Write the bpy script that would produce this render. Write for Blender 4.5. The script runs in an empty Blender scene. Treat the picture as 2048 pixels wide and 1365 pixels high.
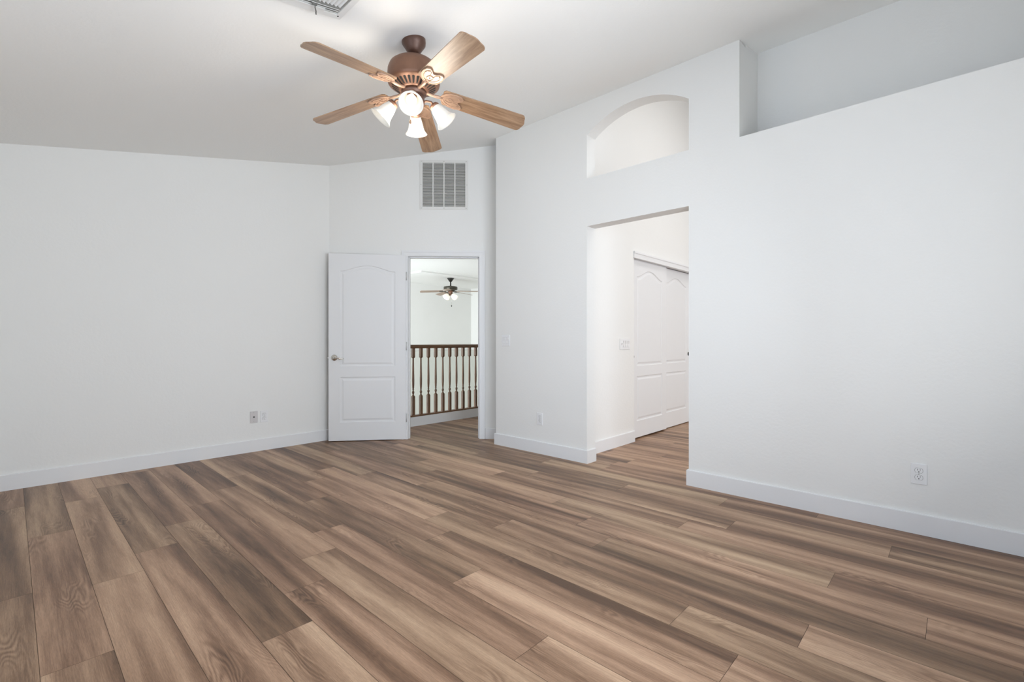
import bpy, bmesh, math, random
from mathutils import Vector, Matrix
PI = math.pi
random.seed(7)
SC = bpy.context.scene
COL = SC.collection

# ------------------------------------------------------------------ camera, world, daylight, exposure
YAW = math.radians(43.266)
CAM_H = 1.086
cd = bpy.data.cameras.new('camera'); cam = bpy.data.objects.new('camera', cd); COL.objects.link(cam)
cd.sensor_width = 36; cd.sensor_fit = 'HORIZONTAL'; cd.lens = 945 / 2048 * 36
cd.clip_start = 0.05; cd.clip_end = 200
cam.location = (0, 0, CAM_H); cam.rotation_euler = (PI / 2, 0, YAW - PI / 2)
SC.camera = cam
w = bpy.data.worlds.new('sky'); SC.world = w; w.use_nodes = True
bg = w.node_tree.nodes['Background']
bg.inputs[0].default_value = (0.62, 0.76, 1.0, 1); bg.inputs[1].default_value = 1.3
SC.view_settings.view_transform = 'Standard'; SC.view_settings.look = 'None'
SC.view_settings.gamma = 1.0; SC.view_settings.use_curve_mapping = False
SC.view_settings.exposure = 0.0

def daylight(name, loc, rot, sx, sy, power, color):
    l = bpy.data.lights.new(name, 'AREA'); l.shape = 'RECTANGLE'; l.size = sx; l.size_y = sy
    l.energy = power; l.color = color
    o = bpy.data.objects.new(name, l); COL.objects.link(o); o.location = loc; o.rotation_euler = rot
    return o
# daylight coming in through the windows (each sits in its window opening, outside the pane; the overhead hall lamp is added)
# (sky light falls in downwards and is cool; sunlit ground outside throws warmer light upwards)
daylight('sky_light_west', (-0.52, 1.15, 1.45), (0, -PI / 2 + 0.30, 0), 1.1, 3.0, 19, (0.54, 0.75, 1.0))
daylight('ground_light_west', (-0.54, 1.15, 1.15), (0, -PI / 2 - 0.75, 0), 1.1, 3.0, 11, (0.92, 0.955, 1.0))
daylight('sky_light_south', (1.30, -0.72, 1.40), (PI / 2 - 0.25, 0, 0), 2.2, 1.4, 36, (0.60, 0.79, 1.0))
daylight('ground_light_south', (1.30, -0.76, 1.05), (PI / 2 + 0.75, 0, 0), 2.2, 1.4, 74, (0.98, 0.985, 0.99))
daylight('window_daylight_hall', (5.4, -1.36, 2.1), (PI / 2 - 0.85, 0, 0), 2.5, 2.6, 76, (1.0, 0.96, 0.90))
daylight('added_top_light_hall', (4.9, 0.75, 4.38), (0, 0, 0), 1.5, 0.9, 28, (1.0, 0.95, 0.88))  # added overhead lamp to brighten the hall floor; no skylight is known here
daylight('window_daylight_landing', (2.27, 7.1, 0.9), (0, -PI / 2, 0), 2.1, 2.7, 235, (0.93, 0.985, 1.0))

# ------------------------------------------------------------------ materials
def new_mat(name):
    m = bpy.data.materials.new(name); m.use_nodes = True
    nt = m.node_tree; b = nt.nodes['Principled BSDF']
    return m, nt, b
def nd(nt, t, **kw):
    n = nt.nodes.new(t)
    for k, v in kw.items(): setattr(n, k, v)
    return n
def simple(name, col, rough=0.5, metal=0.0, spec=0.5, var=0.0, vscale=20, bump=0.0, bscale=60):
    m, nt, b = new_mat(name)
    b.inputs['Base Color'].default_value = (*col, 1); b.inputs['Roughness'].default_value = rough
    b.inputs['Metallic'].default_value = metal
    b.inputs['Specular IOR Level'].default_value = spec
    tc = nd(nt, 'ShaderNodeTexCoord')
    if var > 0:
        n = nd(nt, 'ShaderNodeTexNoise'); n.inputs['Scale'].default_value = vscale
        n.inputs['Detail'].default_value = 4
        nt.links.new(tc.outputs['Object'], n.inputs['Vector'])
        mx = nd(nt, 'ShaderNodeMix', data_type='RGBA')
        mx.inputs[6].default_value = (*[c * (1 - var) for c in col], 1)
        mx.inputs[7].default_value = (*[min(1, c * (1 + var)) for c in col], 1)
        nt.links.new(n.outputs['Fac'], mx.inputs[0]); nt.links.new(mx.outputs[2], b.inputs['Base Color'])
    if bump > 0:
        n = nd(nt, 'ShaderNodeTexNoise'); n.inputs['Scale'].default_value = bscale
        n.inputs['Detail'].default_value = 3
        nt.links.new(tc.outputs['Object'], n.inputs['Vector'])
        bp = nd(nt, 'ShaderNodeBump'); bp.inputs['Strength'].default_value = bump; bp.inputs['Distance'].default_value = 0.004
        nt.links.new(n.outputs['Fac'], bp.inputs['Height']); nt.links.new(bp.outputs[0], b.inputs['Normal'])
    return m
M_WALL = simple('wall_paint', (0.865, 0.86, 0.835), 0.75, spec=0.25, var=0.006, vscale=2, bump=0.22, bscale=55)
M_CEIL = simple('ceiling_paint', (0.925, 0.92, 0.895), 0.85, spec=0.2, bump=0.25, bscale=60)
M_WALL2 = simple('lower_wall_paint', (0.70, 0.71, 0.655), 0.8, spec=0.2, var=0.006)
M_TRIM = simple('trim_paint', (0.84, 0.84, 0.84), 0.38, spec=0.4, var=0.004)
M_DOOR = simple('door_paint', (0.83, 0.83, 0.83), 0.42, spec=0.4, bump=0.03, bscale=200)
M_PLATE = simple('plate_plastic', (0.86, 0.86, 0.86), 0.3, spec=0.5, var=0.004)
M_PLATE2 = simple('aged_plate_plastic', (0.66, 0.63, 0.62), 0.4, spec=0.5, var=0.01)
M_DARK = simple('dark_void', (0.012, 0.011, 0.010), 0.8, var=0.1)
M_GRILLE = simple('grille_enamel', (0.80, 0.79, 0.76), 0.4, spec=0.4, var=0.005)
M_FILTER = simple('grille_filter', (0.16, 0.155, 0.14), 0.9, var=0.25, vscale=50)
M_DUCT = simple('duct_grey', (0.34, 0.33, 0.30), 0.8, var=0.1)
M_NICKEL = simple('brushed_nickel', (0.62, 0.60, 0.55), 0.22, metal=1.0, var=0.03)
M_HINGE = simple('painted_hinge', (0.62, 0.62, 0.61), 0.4, var=0.03)
M_BRASS = simple('hinge_steel', (0.5, 0.49, 0.46), 0.35, metal=1.0, var=0.03)
M_IRON = simple('fan_iron_bronze', (0.46, 0.30, 0.21), 0.40, metal=0.35, var=0.1, vscale=40)
M_COPPER = simple('fan_bronze', (0.215, 0.112, 0.072), 0.40, metal=0.45, var=0.12, vscale=40)
M_COPPER_D = simple('fan_dark_bronze', (0.115, 0.06, 0.042), 0.42, metal=0.35, var=0.1, vscale=40)
M_BLACK = simple('fan_black', (0.018, 0.017, 0.014), 0.4, var=0.1)
M_OLIVE = simple('fan_olive_bronze', (0.07, 0.065, 0.05), 0.4, metal=0.4, var=0.1)
M_CARPET = simple('lower_floor_beige', (0.55, 0.50, 0.43), 0.95, var=0.06, vscale=80)

def wood(name, c1, c2, scale=1.0, rough=0.45, axis='X'):
    m, nt, b = new_mat(name)
    tc = nd(nt, 'ShaderNodeTexCoord'); mp = nd(nt, 'ShaderNodeMapping')
    s = {'X': (1.2, 14, 14), 'Z': (14, 14, 1.2)}[axis]
    mp.inputs['Scale'].default_value = [v * scale for v in s]
    nt.links.new(tc.outputs['Object'], mp.inputs['Vector'])
    n = nd(nt, 'ShaderNodeTexNoise'); n.inputs['Scale'].default_value = 3; n.inputs['Detail'].default_value = 8
    n.inputs['Roughness'].default_value = 0.65; n.inputs['Distortion'].default_value = 0.6
    nt.links.new(mp.outputs[0], n.inputs['Vector'])
    r = nd(nt, 'ShaderNodeValToRGB'); r.color_ramp.elements[0].color = (*c1, 1); r.color_ramp.elements[1].color = (*c2, 1)
    r.color_ramp.elements[0].position = 0.36; r.color_ramp.elements[1].position = 0.66
    nt.links.new(n.outputs['Fac'], r.inputs[0]); nt.links.new(r.outputs[0], b.inputs['Base Color'])
    b.inputs['Roughness'].default_value = rough
    return m
M_RAIL = wood('stained_rail_wood', (0.10, 0.048, 0.024), (0.21, 0.115, 0.065), 1.0, 0.35, 'Z')
M_HRAIL = wood('stained_handrail_wood', (0.11, 0.052, 0.025), (0.22, 0.12, 0.065), 1.0, 0.3, 'X')
M_BLADE = wood('oak_blade', (0.205, 0.118, 0.068), (0.40, 0.262, 0.165), 1.0, 0.33, 'X')
M_BLADE2 = wood('pale_blade', (0.32, 0.22, 0.16), (0.45, 0.34, 0.26), 1.0, 0.4, 'X')

def emissive(name, col, strength, base=(0.9, 0.88, 0.82), rough=0.35):
    m, nt, b = new_mat(name)
    b.inputs['Base Color'].default_value = (*base, 1); b.inputs['Roughness'].default_value = rough
    b.inputs['Emission Color'].default_value = (*col, 1); b.inputs['Emission Strength'].default_value = strength
    tc = nd(nt, 'ShaderNodeTexCoord'); n = nd(nt, 'ShaderNodeTexNoise'); n.inputs['Scale'].default_value = 14
    n.inputs['Detail'].default_value = 3
    nt.links.new(tc.outputs['Object'], n.inputs['Vector'])
    mx = nd(nt, 'ShaderNodeMix', data_type='RGBA'); mx.inputs[6].default_value = (*[c * 0.9 for c in col], 1)
    mx.inputs[7].default_value = (*col, 1)
    nt.links.new(n.outputs['Fac'], mx.inputs[0]); nt.links.new(mx.outputs[2], b.inputs['Emission Color'])
    return m
M_SHADE = emissive('frosted_glass_lit', (1.0, 0.92, 0.78), 0.15, base=(0.66, 0.645, 0.60))
M_BULB = emissive('bulb_lit', (1.0, 0.93, 0.80), 1.3)
M_SHADE2 = emissive('far_frosted_glass_lit', (1.0, 0.93, 0.75), 0.55)

mg = bpy.data.materials.new('window_glass'); mg.use_nodes = True
nt = mg.node_tree; nt.nodes.clear()
o_ = nd(nt, 'ShaderNodeOutputMaterial'); mxs = nd(nt, 'ShaderNodeMixShader'); tr = nd(nt, 'ShaderNodeBsdfTransparent')
gl = nd(nt, 'ShaderNodeBsdfGlossy'); gl.inputs['Roughness'].default_value = 0.02
fr = nd(nt, 'ShaderNodeFresnel'); fr.inputs[0].default_value = 1.45
nt.links.new(fr.outputs[0], mxs.inputs[0]); nt.links.new(tr.outputs[0], mxs.inputs[1]); nt.links.new(gl.outputs[0], mxs.inputs[2])
nt.links.new(mxs.outputs[0], o_.inputs[0]); M_GLASS = mg

def floor_mat():
    m, nt, b = new_mat('oak_plank_floor'); L = nt.links.new
    uv = nd(nt, 'ShaderNodeUVMap'); uv.uv_map = 'plank'
    at = nd(nt, 'ShaderNodeAttribute'); at.attribute_name = 'tone'
    sep = nd(nt, 'ShaderNodeSeparateColor'); L(at.outputs['Color'], sep.inputs[0])
    su = nd(nt, 'ShaderNodeSeparateXYZ'); L(uv.outputs[0], su.inputs[0])
    def math_(op, a, bb=None, cc=None):
        n = nd(nt, 'ShaderNodeMath', operation=op)
        for i, v in enumerate((a, bb, cc)):
            if v is None: continue
            if isinstance(v, (int, float)): n.inputs[i].default_value = v
            else: L(v, n.inputs[i])
        return n.outputs[0]
    seed = math_('MULTIPLY', sep.outputs[1], 137.0)
    def vec(su_, sv_):
        c = nd(nt, 'ShaderNodeCombineXYZ')
        L(math_('MULTIPLY', su.outputs[0], su_), c.inputs[0]); L(math_('MULTIPLY', su.outputs[1], sv_), c.inputs[1]); L(seed, c.inputs[2])
        return c.outputs[0]
    def noise(v, detail=3, rough=0.5, dist=0.0):
        n = nd(nt, 'ShaderNodeTexNoise'); n.inputs['Scale'].default_value = 1; n.inputs['Detail'].default_value = detail
        n.inputs['Roughness'].default_value = rough; n.inputs['Distortion'].default_value = dist
        L(v, n.inputs['Vector']); return n.outputs['Fac']
    band = noise(vec(0.62, 10), 2.5, 0.5)             # broad dark streaks along each plank
    band2 = noise(vec(2.6, 28), 4, 0.6, 0.4)       # mid-size figure
    fine = noise(vec(9, 330), 5, 0.7)               # fibres
    pore = noise(vec(45, 520), 3, 0.7)
    ringn = noise(vec(1.6, 9.5), 2.0, 0.4, 0.25)
    ring = math_('SINE', math_('MULTIPLY', ringn, 150.0))
    rmask = nd(nt, 'ShaderNodeMapRange'); rmask.inputs[1].default_value = 0.56; rmask.inputs[2].default_value = 0.70
    L(noise(vec(2.3, 7.0), 1, 0.5), rmask.inputs[0])
    rmul = math_('MULTIPLY', math_('MULTIPLY', ring, rmask.outputs[0]), 0.13)
    t = math_('MULTIPLY', math_('SUBTRACT', band, 0.5), 1.95)
    t = math_('ADD', t, math_('MULTIPLY', math_('SUBTRACT', band2, 0.5), 0.55))
    t = math_('ADD', t, math_('MULTIPLY', math_('SUBTRACT', fine, 0.5), 0.25))
    t = math_('ADD', t, math_('MULTIPLY', math_('SUBTRACT', pore, 0.5), 0.12))
    t = math_('ADD', t, rmul)
    t = math_('ADD', t, math_('MULTIPLY', math_('SUBTRACT', sep.outputs[0], 0.5), 0.34))
    t = math_('ADD', t, 0.52)
    r = nd(nt, 'ShaderNodeValToRGB'); cr = r.color_ramp
    cr.elements[0].position = 0.0; cr.elements[0].color = (0.098, 0.053, 0.029, 1)
    cr.elements[1].position = 1.0; cr.elements[1].color = (0.55, 0.375, 0.243, 1)
    e = cr.elements.new(0.33); e.color = (0.225, 0.131, 0.077, 1)
    e = cr.elements.new(0.62); e.color = (0.385, 0.245, 0.153, 1)
    L(t, r.inputs[0])
    # some planks run a touch pinker, some a touch greener
    hue = nd(nt, 'ShaderNodeMix', data_type='RGBA', blend_type='MULTIPLY'); hue.inputs[0].default_value = 1.0
    tint = nd(nt, 'ShaderNodeMix', data_type='RGBA'); tint.inputs[6].default_value = (1.03, 0.98, 0.98, 1); tint.inputs[7].default_value = (0.985, 1.005, 0.98, 1)
    L(sep.outputs[2], tint.inputs[0]); L(r.outputs[0], hue.inputs[6]); L(tint.outputs[2], hue.inputs[7])
    grain = math_('ADD', 1.0, math_('ADD', math_('MULTIPLY', math_('SUBTRACT', fine, 0.5), 0.75), math_('MULTIPLY', math_('SUBTRACT', pore, 0.5), 0.55)))
    gm = nd(nt, 'ShaderNodeVectorMath', operation='SCALE'); L(hue.outputs[2], gm.inputs[0]); L(grain, gm.inputs['Scale'])
    L(gm.outputs[0], b.inputs['Base Color'])
    b.inputs['Roughness'].default_value = 0.40; b.inputs['Specular IOR Level'].default_value = 0.32
    bp = nd(nt, 'ShaderNodeBump'); bp.inputs['Strength'].default_value = 0.12; bp.inputs['Distance'].default_value = 0.001
    L(fine, bp.inputs['Height']); L(bp.outputs[0], b.inputs['Normal'])
    return m
M_FLOOR = floor_mat()
M_SEAM = simple('plank_seam', (0.085, 0.055, 0.036), 0.8, var=0.1)

# ------------------------------------------------------------------ helpers
class MB:
    """collects shapes and links them as ONE mesh object"""
    def __init__(s): s.bm = bmesh.new()
    def box(s, x0, x1, y0, y1, z0, z1, mi=0, bev=0.0):
        b = bmesh.new()
        vs = [b.verts.new((x, y, z)) for x in (x0, x1) for y in (y0, y1) for z in (z0, z1)]
        for f in ((0, 1, 3, 2), (4, 6, 7, 5), (0, 4, 5, 1), (2, 3, 7, 6), (0, 2, 6, 4), (1, 5, 7, 3)):
            b.faces.new([vs[i] for i in f])
        if bev > 0: bmesh.ops.bevel(b, geom=b.edges[:], offset=bev, segments=2, affect='EDGES', profile=0.5)
        return s.merge(b, mi)
    def merge(s, b, mi=0, mat=None, smooth=False):
        if mat is not None: bmesh.ops.transform(b, matrix=mat, verts=b.verts)
        bmesh.ops.recalc_face_normals(b, faces=b.faces)
        mp = {}
        for v in b.verts: mp[v] = s.bm.verts.new(v.co)
        for f in b.faces:
            try:
                nf = s.bm.faces.new([mp[v] for v in f.verts]); nf.material_index = mi; nf.smooth = smooth or f.smooth
            except ValueError: pass
        b.free(); return s
    def prism(s, pts, bottom, top, mi=0, bev=0.0):
        """plan polygon pts (x,y); bottom/top are numbers or functions of (x,y)"""
        fb = bottom if callable(bottom) else (lambda x, y: bottom)
        ft = top if callable(top) else (lambda x, y: top)
        b = bmesh.new()
        lo = [b.verts.new((x, y, fb(x, y))) for x, y in pts]; hi = [b.verts.new((x, y, ft(x, y))) for x, y in pts]
        n = len(pts)
        b.faces.new(lo); b.faces.new(hi)
        for i in range(n): b.faces.new((lo[i], lo[(i + 1) % n], hi[(i + 1) % n], hi[i]))
        if bev > 0: bmesh.ops.bevel(b, geom=b.edges[:], offset=bev, segments=2, affect='EDGES', profile=0.5)
        return s.merge(b, mi)
    def panel(s, outer, holes, to3, depth_vec, mi=0):
        """flat polygon with holes, extruded by depth_vec; to3 maps (u,z) to a point"""
        b = bmesh.new(); front = []; loops = []
        for loop in [outer] + holes:
            vs = [b.verts.new(to3(*p)) for p in loop]; loops.append(vs)
            for i in range(len(vs)): b.edges.new((vs[i], vs[(i + 1) % len(vs)]))
        bmesh.ops.triangle_fill(b, use_beauty=True, edges=b.edges[:])
        ff = b.faces[:]
        if callable(depth_vec): dv = depth_vec
        else: dv = lambda co: co + Vector(depth_vec)
        mp = {v: b.verts.new(dv(v.co)) for v in list(b.verts)}
        for f in ff: b.faces.new([mp[v] for v in reversed(f.verts)])
        for vs in loops:
            for i in range(len(vs)):
                a, c = vs[i], vs[(i + 1) % len(vs)]
                b.faces.new((a, c, mp[c], mp[a]))
        return s.merge(b, mi)
    def lathe(s, prof, seg=40, mat=None, mi=0, smooth=True, cap=True):
        b = bmesh.new(); rings = []
        for r, z in prof:
            if r < 1e-6: rings.append([b.verts.new((0, 0, z))])
            else: rings.append([b.verts.new((r * math.cos(2 * PI * i / seg), r * math.sin(2 * PI * i / seg), z)) for i in range(seg)])
        for a, c in zip(rings, rings[1:]):
            for i in range(seg):
                j = (i + 1) % seg
                if len(a) == 1 and len(c) == 1: continue
                if len(a) == 1: b.faces.new((a[0], c[i], c[j]))
                elif len(c) == 1: b.faces.new((a[i], c[0], a[j]))
                else: b.faces.new((a[i], c[i], c[j], a[j]))
        if cap:
            for rg in (rings[0], rings[-1]):
                if len(rg) > 1:
                    try: b.faces.new(rg)
                    except ValueError: pass
        for f in b.faces: f.smooth = smooth
        return s.merge(b, mi, mat)
    def tube(s, pts, r, seg=10, mi=0):
        pts = [Vector(p) for p in pts]; b = bmesh.new(); rings = []
        rr = r if isinstance(r, (list, tuple)) else [r] * len(pts)
        up = Vector((0, 0, 1)); prev = None
        for i, p in enumerate(pts):
            d = (pts[min(i + 1, len(pts) - 1)] - pts[max(i - 1, 0)]).normalized()
            n = prev if prev else (up.cross(d) if abs(d.z) < 0.95 else Vector((1, 0, 0)).cross(d))
            n = (n - d * n.dot(d)).normalized(); prev = n; q = d.cross(n)
            rings.append([b.verts.new(p + (n * math.cos(2 * PI * k / seg) + q * math.sin(2 * PI * k / seg)) * rr[i]) for k in range(seg)])
        for a, c in zip(rings, rings[1:]):
            for k in range(seg): b.faces.new((a[k], a[(k + 1) % seg], c[(k + 1) % seg], c[k]))
        b.faces.new(rings[0]); b.faces.new(rings[-1])
        for f in b.faces: f.smooth = len(f.verts) == 4
        return s.merge(b, mi)
    def build(s, name, mats, parent=None, smooth_angle=None):
        me = bpy.data.meshes.new(name); s.bm.normal_update(); s.bm.to_mesh(me); s.bm.free()
        for m in (mats if isinstance(mats, (list, tuple)) else [mats]): me.materials.append(m)
        o = bpy.data.objects.new(name, me); COL.objects.link(o)
        if parent is not None: o.parent = parent
        return o
def tag(o, label=None, cat=None, group=None, kind=None):
    if label: o['label'] = label
    if cat: o['category'] = cat
    if group: o['group'] = group
    if kind: o['kind'] = kind
    return o
def root(name, loc, rz=0.0, label=None, cat=None, group=None, kind=None):
    o = bpy.data.objects.new(name, None); COL.objects.link(o); o.empty_display_size = 0.1
    o.location = loc; o.rotation_euler = (0, 0, rz)
    return tag(o, label, cat, group, kind)
def S(o, label, cat): return tag(o, label, cat, kind='structure')
def copy_tree(o, parent=None):
    c = o.copy(); COL.objects.link(c); c.parent = parent
    for ch in list(o.children): copy_tree(ch, c)
    return c

# ------------------------------------------------------------------ the room (metres; +X runs along the left wall, +Y along the right wall)
YL = 5.025; XR = 3.505; DC = 7.43; R2 = math.sqrt(0.5)
XW = -0.36; YS = -0.52; TR = 0.13
def ceil(x, y): return 2.4767 + 0.2033 * x + 0.0094 * y
EPS = 0.004

# floor of the room, the hall and the landing: staggered planks in one mesh
def build_floor():
    bm = bmesh.new(); uvl = bm.loops.layers.uv.new('plank'); cl = bm.loops.layers.color.new('tone')
    W = 0.1845; LEN = 1.555; gap = 0.0007
    known = {0: 2.80, 1: 3.05, 2: 1.82, 3: 2.10, 4: 2.37, 5: 1.095, 6: 1.648, 7: 2.105, 8: 0.80, 9: 1.966, 10: 1.396, 11: 1.638, 12: 1.97, 14: 0.97, 15: 0.25, 16: 1.143}
    tones = {}
    rnd = random.Random(21)
    X0, X1, Y0, Y1 = XW - 0.1, 8.10, -1.1, 5.06
    k = -4
    while 0.251 + k * W < X1:
        xa, xb = 0.251 + k * W, 0.251 + (k + 1) * W
        off = known.get(k, rnd.uniform(0, LEN))
        j = math.floor((Y0 - off) / LEN) - 1
        while off + j * LEN < Y1:
            ya, yb = off + j * LEN, off + (j + 1) * LEN
            a, b_ = max(xa, X0) + gap, min(xb, X1) - gap
            c, d = max(ya, Y0) + gap, min(yb, Y1) - gap
            tone = rnd.random(); seed = rnd.random(); hue = rnd.random()
            if b_ > a and d > c:
                vs = [bm.verts.new(p) for p in ((a, c, 0), (b_, c, 0), (b_, d, 0), (a, d, 0))]
                f = bm.faces.new(vs)
                for lp in f.loops:
                    lp[uvl].uv = (lp.vert.co.y - ya, lp.vert.co.x - xa); lp[cl] = (tone, seed, hue, 1)
            j += 1
        k += 1
    vs = [bm.verts.new(p) for p in ((X0, Y0, -0.0015), (X1, Y0, -0.0015), (X1, Y1, -0.0015), (X0, Y1, -0.0015))]
    f = bm.faces.new(vs); f.material_index = 1
    lo = [bm.verts.new((v.co.x, v.co.y, -0.25)) for v in vs]
    for i in range(4):
        q = bm.faces.new((vs[i], lo[i], lo[(i + 1) % 4], vs[(i + 1) % 4])); q.material_index = 1
    q = bm.faces.new(lo[::-1]); q.material_index = 1
    me = bpy.data.meshes.new('floor'); bm.to_mesh(me); bm.free()
    me.materials.append(M_FLOOR); me.materials.append(M_SEAM)
    o = bpy.data.objects.new('floor', me); COL.objects.link(o)
    return S(o, 'brown and grey oak-look plank floor running from the room into hall and landing', 'floor')
build_floor()

# ceiling: a single slope rising towards the right wall
poly = [(XW - 0.12, YS - 0.12), (4.04, YS - 0.12), (4.04, 1.23), (XR + 0.065, 1.23), (XR + 0.065, 3.47), (4.02, 3.47), (4.02, 3.50), (2.44, 5.08), (XW - 0.12, 5.085)]
S(MB().prism(poly, ceil, lambda x, y: ceil(x, y) + 0.12).build('ceiling', M_CEIL), 'off-white sloped ceiling of the room, rising towards the right wall', 'ceiling')

# left wall
S(MB().prism([(XW - 0.12, YL), (2.405, YL), (2.455, YL + 0.12), (XW - 0.12, YL + 0.12)], -0.02, lambda x, y: ceil(x, y) + EPS).build('wall_left', M_WALL),
  'plain off-white wall on the left of the room, behind the open door', 'wall')

# angled door wall (45 degrees) with the doorway; s runs along it from the left corner
def dpt(s, z=0.0, out=0.0): # out: metres towards the room
    return Vector((2.405 + s * R2 - out * R2, YL - s * R2 - out * R2, z))
OS0, OS1, OZ = 0.862, 1.645, 2.022   # clear opening
def diag_depth(co): return co + Vector((0.12 * R2, 0.12 * R2, 0))
SEND = 2.15
def dtop(s): p = dpt(s); return ceil(p.x, p.y) + EPS
S(MB().panel([(0, -0.02), (OS0 - 0.02, -0.02), (OS0 - 0.02, OZ + 0.02), (OS1 + 0.02, OZ + 0.02), (OS1 + 0.02, -0.02), (SEND, -0.02), (SEND, dtop(SEND)), (0, dtop(0))], [],
             lambda s, z: dpt(s, z), diag_depth).build('wall_angled', M_WALL),
  'off-white wall set across the corner, holding the doorway to the landing', 'wall')

# right wall: doorway, arched opening and the start of the plant ledge cut
def rtop(y): return ceil(XR, y) + EPS
DY0, DY1, DZ = 1.47, 2.388, 2.104
arc = []
Rr, yc = 0.789, (DY0 + DY1) / 2
for i in range(25):
    y = DY0 + (DY1 - DY0) * i / 24
    arc.append((y, 2.912 + 0.148 - (Rr - math.sqrt(Rr * Rr - (y - yc) ** 2))))
LZ = 2.517; LY = 1.11
outer = [(YS - 0.12, -0.02), (DY0, -0.02), (DY0, DZ), (DY1, DZ), (DY1, -0.02), (3.53, -0.02), (3.53, rtop(3.53)), (LY, rtop(LY)), (LY, LZ), (YS - 0.12, LZ)]
hole = [(DY0, 2.527), (DY1, 2.527)] + arc[::-1]
S(MB().panel(outer, [hole], lambda u, z: Vector((XR, u, z)), (TR, 0, 0)).build('wall_right', M_WALL),
  'white right wall with square doorway, arched opening above it and plant ledge', 'wall')
S(MB().box(XR + TR, 3.95, 3.41, 3.53, -0.02, 3.2).build('wall_return', M_WALL), 'short off-white wall return closing the far end of the right wall', 'wall')
# plant ledge niche
S(MB().box(XR + TR, 3.92, YS - 0.12, LY, LZ - 0.12, LZ).build('trim_1', M_WALL), 'flat top of the high plant ledge in the right wall', 'ledge')
S(MB().prism([(3.92, YS - 0.12), (4.04, YS - 0.12), (4.04, LY + 0.12), (3.92, LY + 0.12)], -0.02, lambda x, y: ceil(x, y) + EPS).build('wall_niche', M_WALL), 'off-white back wall of the high plant ledge', 'wall')
S(MB().prism([(XR + TR, LY), (3.92, LY), (3.92, LY + 0.12), (XR + TR, LY + 0.12)], -0.02, lambda x, y: ceil(x, y) + EPS).build('wall_niche_end', M_WALL), 'shaded end wall of the high plant ledge', 'wall')

# walls behind the camera with their windows
def window(name, label, to3, u0, u1, z0, z1, out, mull=1):
    """frame + sash bars + pane in an opening; out = unit vector pointing outside"""
    fr = MB(); n = Vector(out)
    def bar(a, b, c, d, t0=0.03, t1=0.09):
        p = [to3(u, z) + n * t for u in (a, b) for t in (t0, t1) for z in (c, d)]
        xs = [q.x for q in p]; ys = [q.y for q in p]; zs = [q.z for q in p]
        fr.box(min(xs), max(xs), min(ys), max(ys), min(zs), max(zs))
    f = 0.045
    bar(u0, u1, z0, z0 + f); bar(u0, u1, z1 - f, z1); bar(u0, u0 + f, z0, z1); bar(u1 - f, u1, z0, z1)
    for i in range(mull):
        um = u0 + (u1 - u0) * (i + 1) / (mull + 1); bar(um - 0.022, um + 0.022, z0 + f, z1 - f)
    fo = fr.build(name, M_TRIM); S(fo, label, 'window')
    g = MB(); p = [to3(u, z) + n * t for u in (u0 + f, u1 - f) for t in (0.055, 0.061) for z in (z0 + f, z1 - f)]
    xs = [q.x for q in p]; ys = [q.y for q in p]; zs = [q.z for q in p]
    g.box(min(xs), max(xs), min(ys), max(ys), min(zs), max(zs)); g.build('window_pane', M_GLASS, fo)
    return fo
WY0, WY1, WZ0, WZ1 = -0.4, 2.7, 0.65, 2.05
S(MB().panel([(YS - 0.12, -0.02), (YL + 0.12, -0.02), (YL + 0.12, ceil(XW, YL)), (YS - 0.12, ceil(XW, YS))], [[(WY0, WZ0), (WY1, WZ0), (WY1, WZ1), (WY0, WZ1)]],
             lambda u, z: Vector((XW, u, z)), (-0.12, 0, 0)).build('wall_window_side', M_WALL), 'off-white wall with the wide window, on the low side of the room', 'wall')
window('window_1', 'white framed wide window in the low side wall', lambda u, z: Vector((XW, u, z)), WY0, WY1, WZ0, WZ1, (-1, 0, 0), 2)
SX0, SX1, SZ0, SZ1 = 0.15, 2.45, 0.35, 2.15
S(MB().panel([(XW, -0.02), (4.04, -0.02), (4.04, ceil(4.04, YS)), (XW, ceil(XW, YS))], [[(SX0, SZ0), (SX1, SZ0), (SX1, SZ1), (SX0, SZ1)]],
             lambda u, z: Vector((u, YS, z)), (0, -0.12, 0)).build('wall_back', M_WALL), 'off-white wall behind the viewpoint with a tall window', 'wall')
window('window_2', 'white framed tall window in the wall behind the viewpoint', lambda u, z: Vector((u, YS, z)), SX0, SX1, SZ0, SZ1, (0, -1, 0), 1)

# ------------------------------------------------------------------ hall beyond the right doorway
HY = 2.54; CX0, CX1, CZ = 4.622, 6.26, 2.035
S(MB().panel([(XR + TR, -0.02), (CX0, -0.02), (CX0, CZ), (CX1, CZ), (CX1, -0.02), (8.085, -0.02), (8.085, 4.32), (XR + TR, 4.32)], [],
             lambda u, z: Vector((u, HY, z)), (0, 0.12, 0)).build('wall_hall', M_WALL), 'bright white hall wall holding the sliding closet doors', 'wall')
S(MB().box(CX0 - 0.15, CX1 + 0.15, 3.2, 3.3, -0.02, 2.4).build('wall_closet', M_WALL), 'back wall of the hall closet', 'wall')
for i, x in enumerate((CX0 - 0.1, CX1)):
    S(MB().box(x, x + 0.1, HY + 0.12, 3.2, -0.02, 2.4).build('wall_closet_side', M_WALL), ('left' if i == 0 else 'right') + ' side wall inside the hall closet', 'wall')
S(MB().box(CX0 - 0.1, CX1 + 0.1, HY + 0.12, 3.2, 2.3, 2.4).build('ceiling_closet', M_CEIL), 'ceiling inside the hall closet', 'ceiling')
S(MB().box(3.93, 4.04, YS - 0.7, LY + 0.12, 3.42, 4.32).build('wall_hall_high', M_WALL), 'upper part of the hall wall behind the plant ledge', 'wall')
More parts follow.
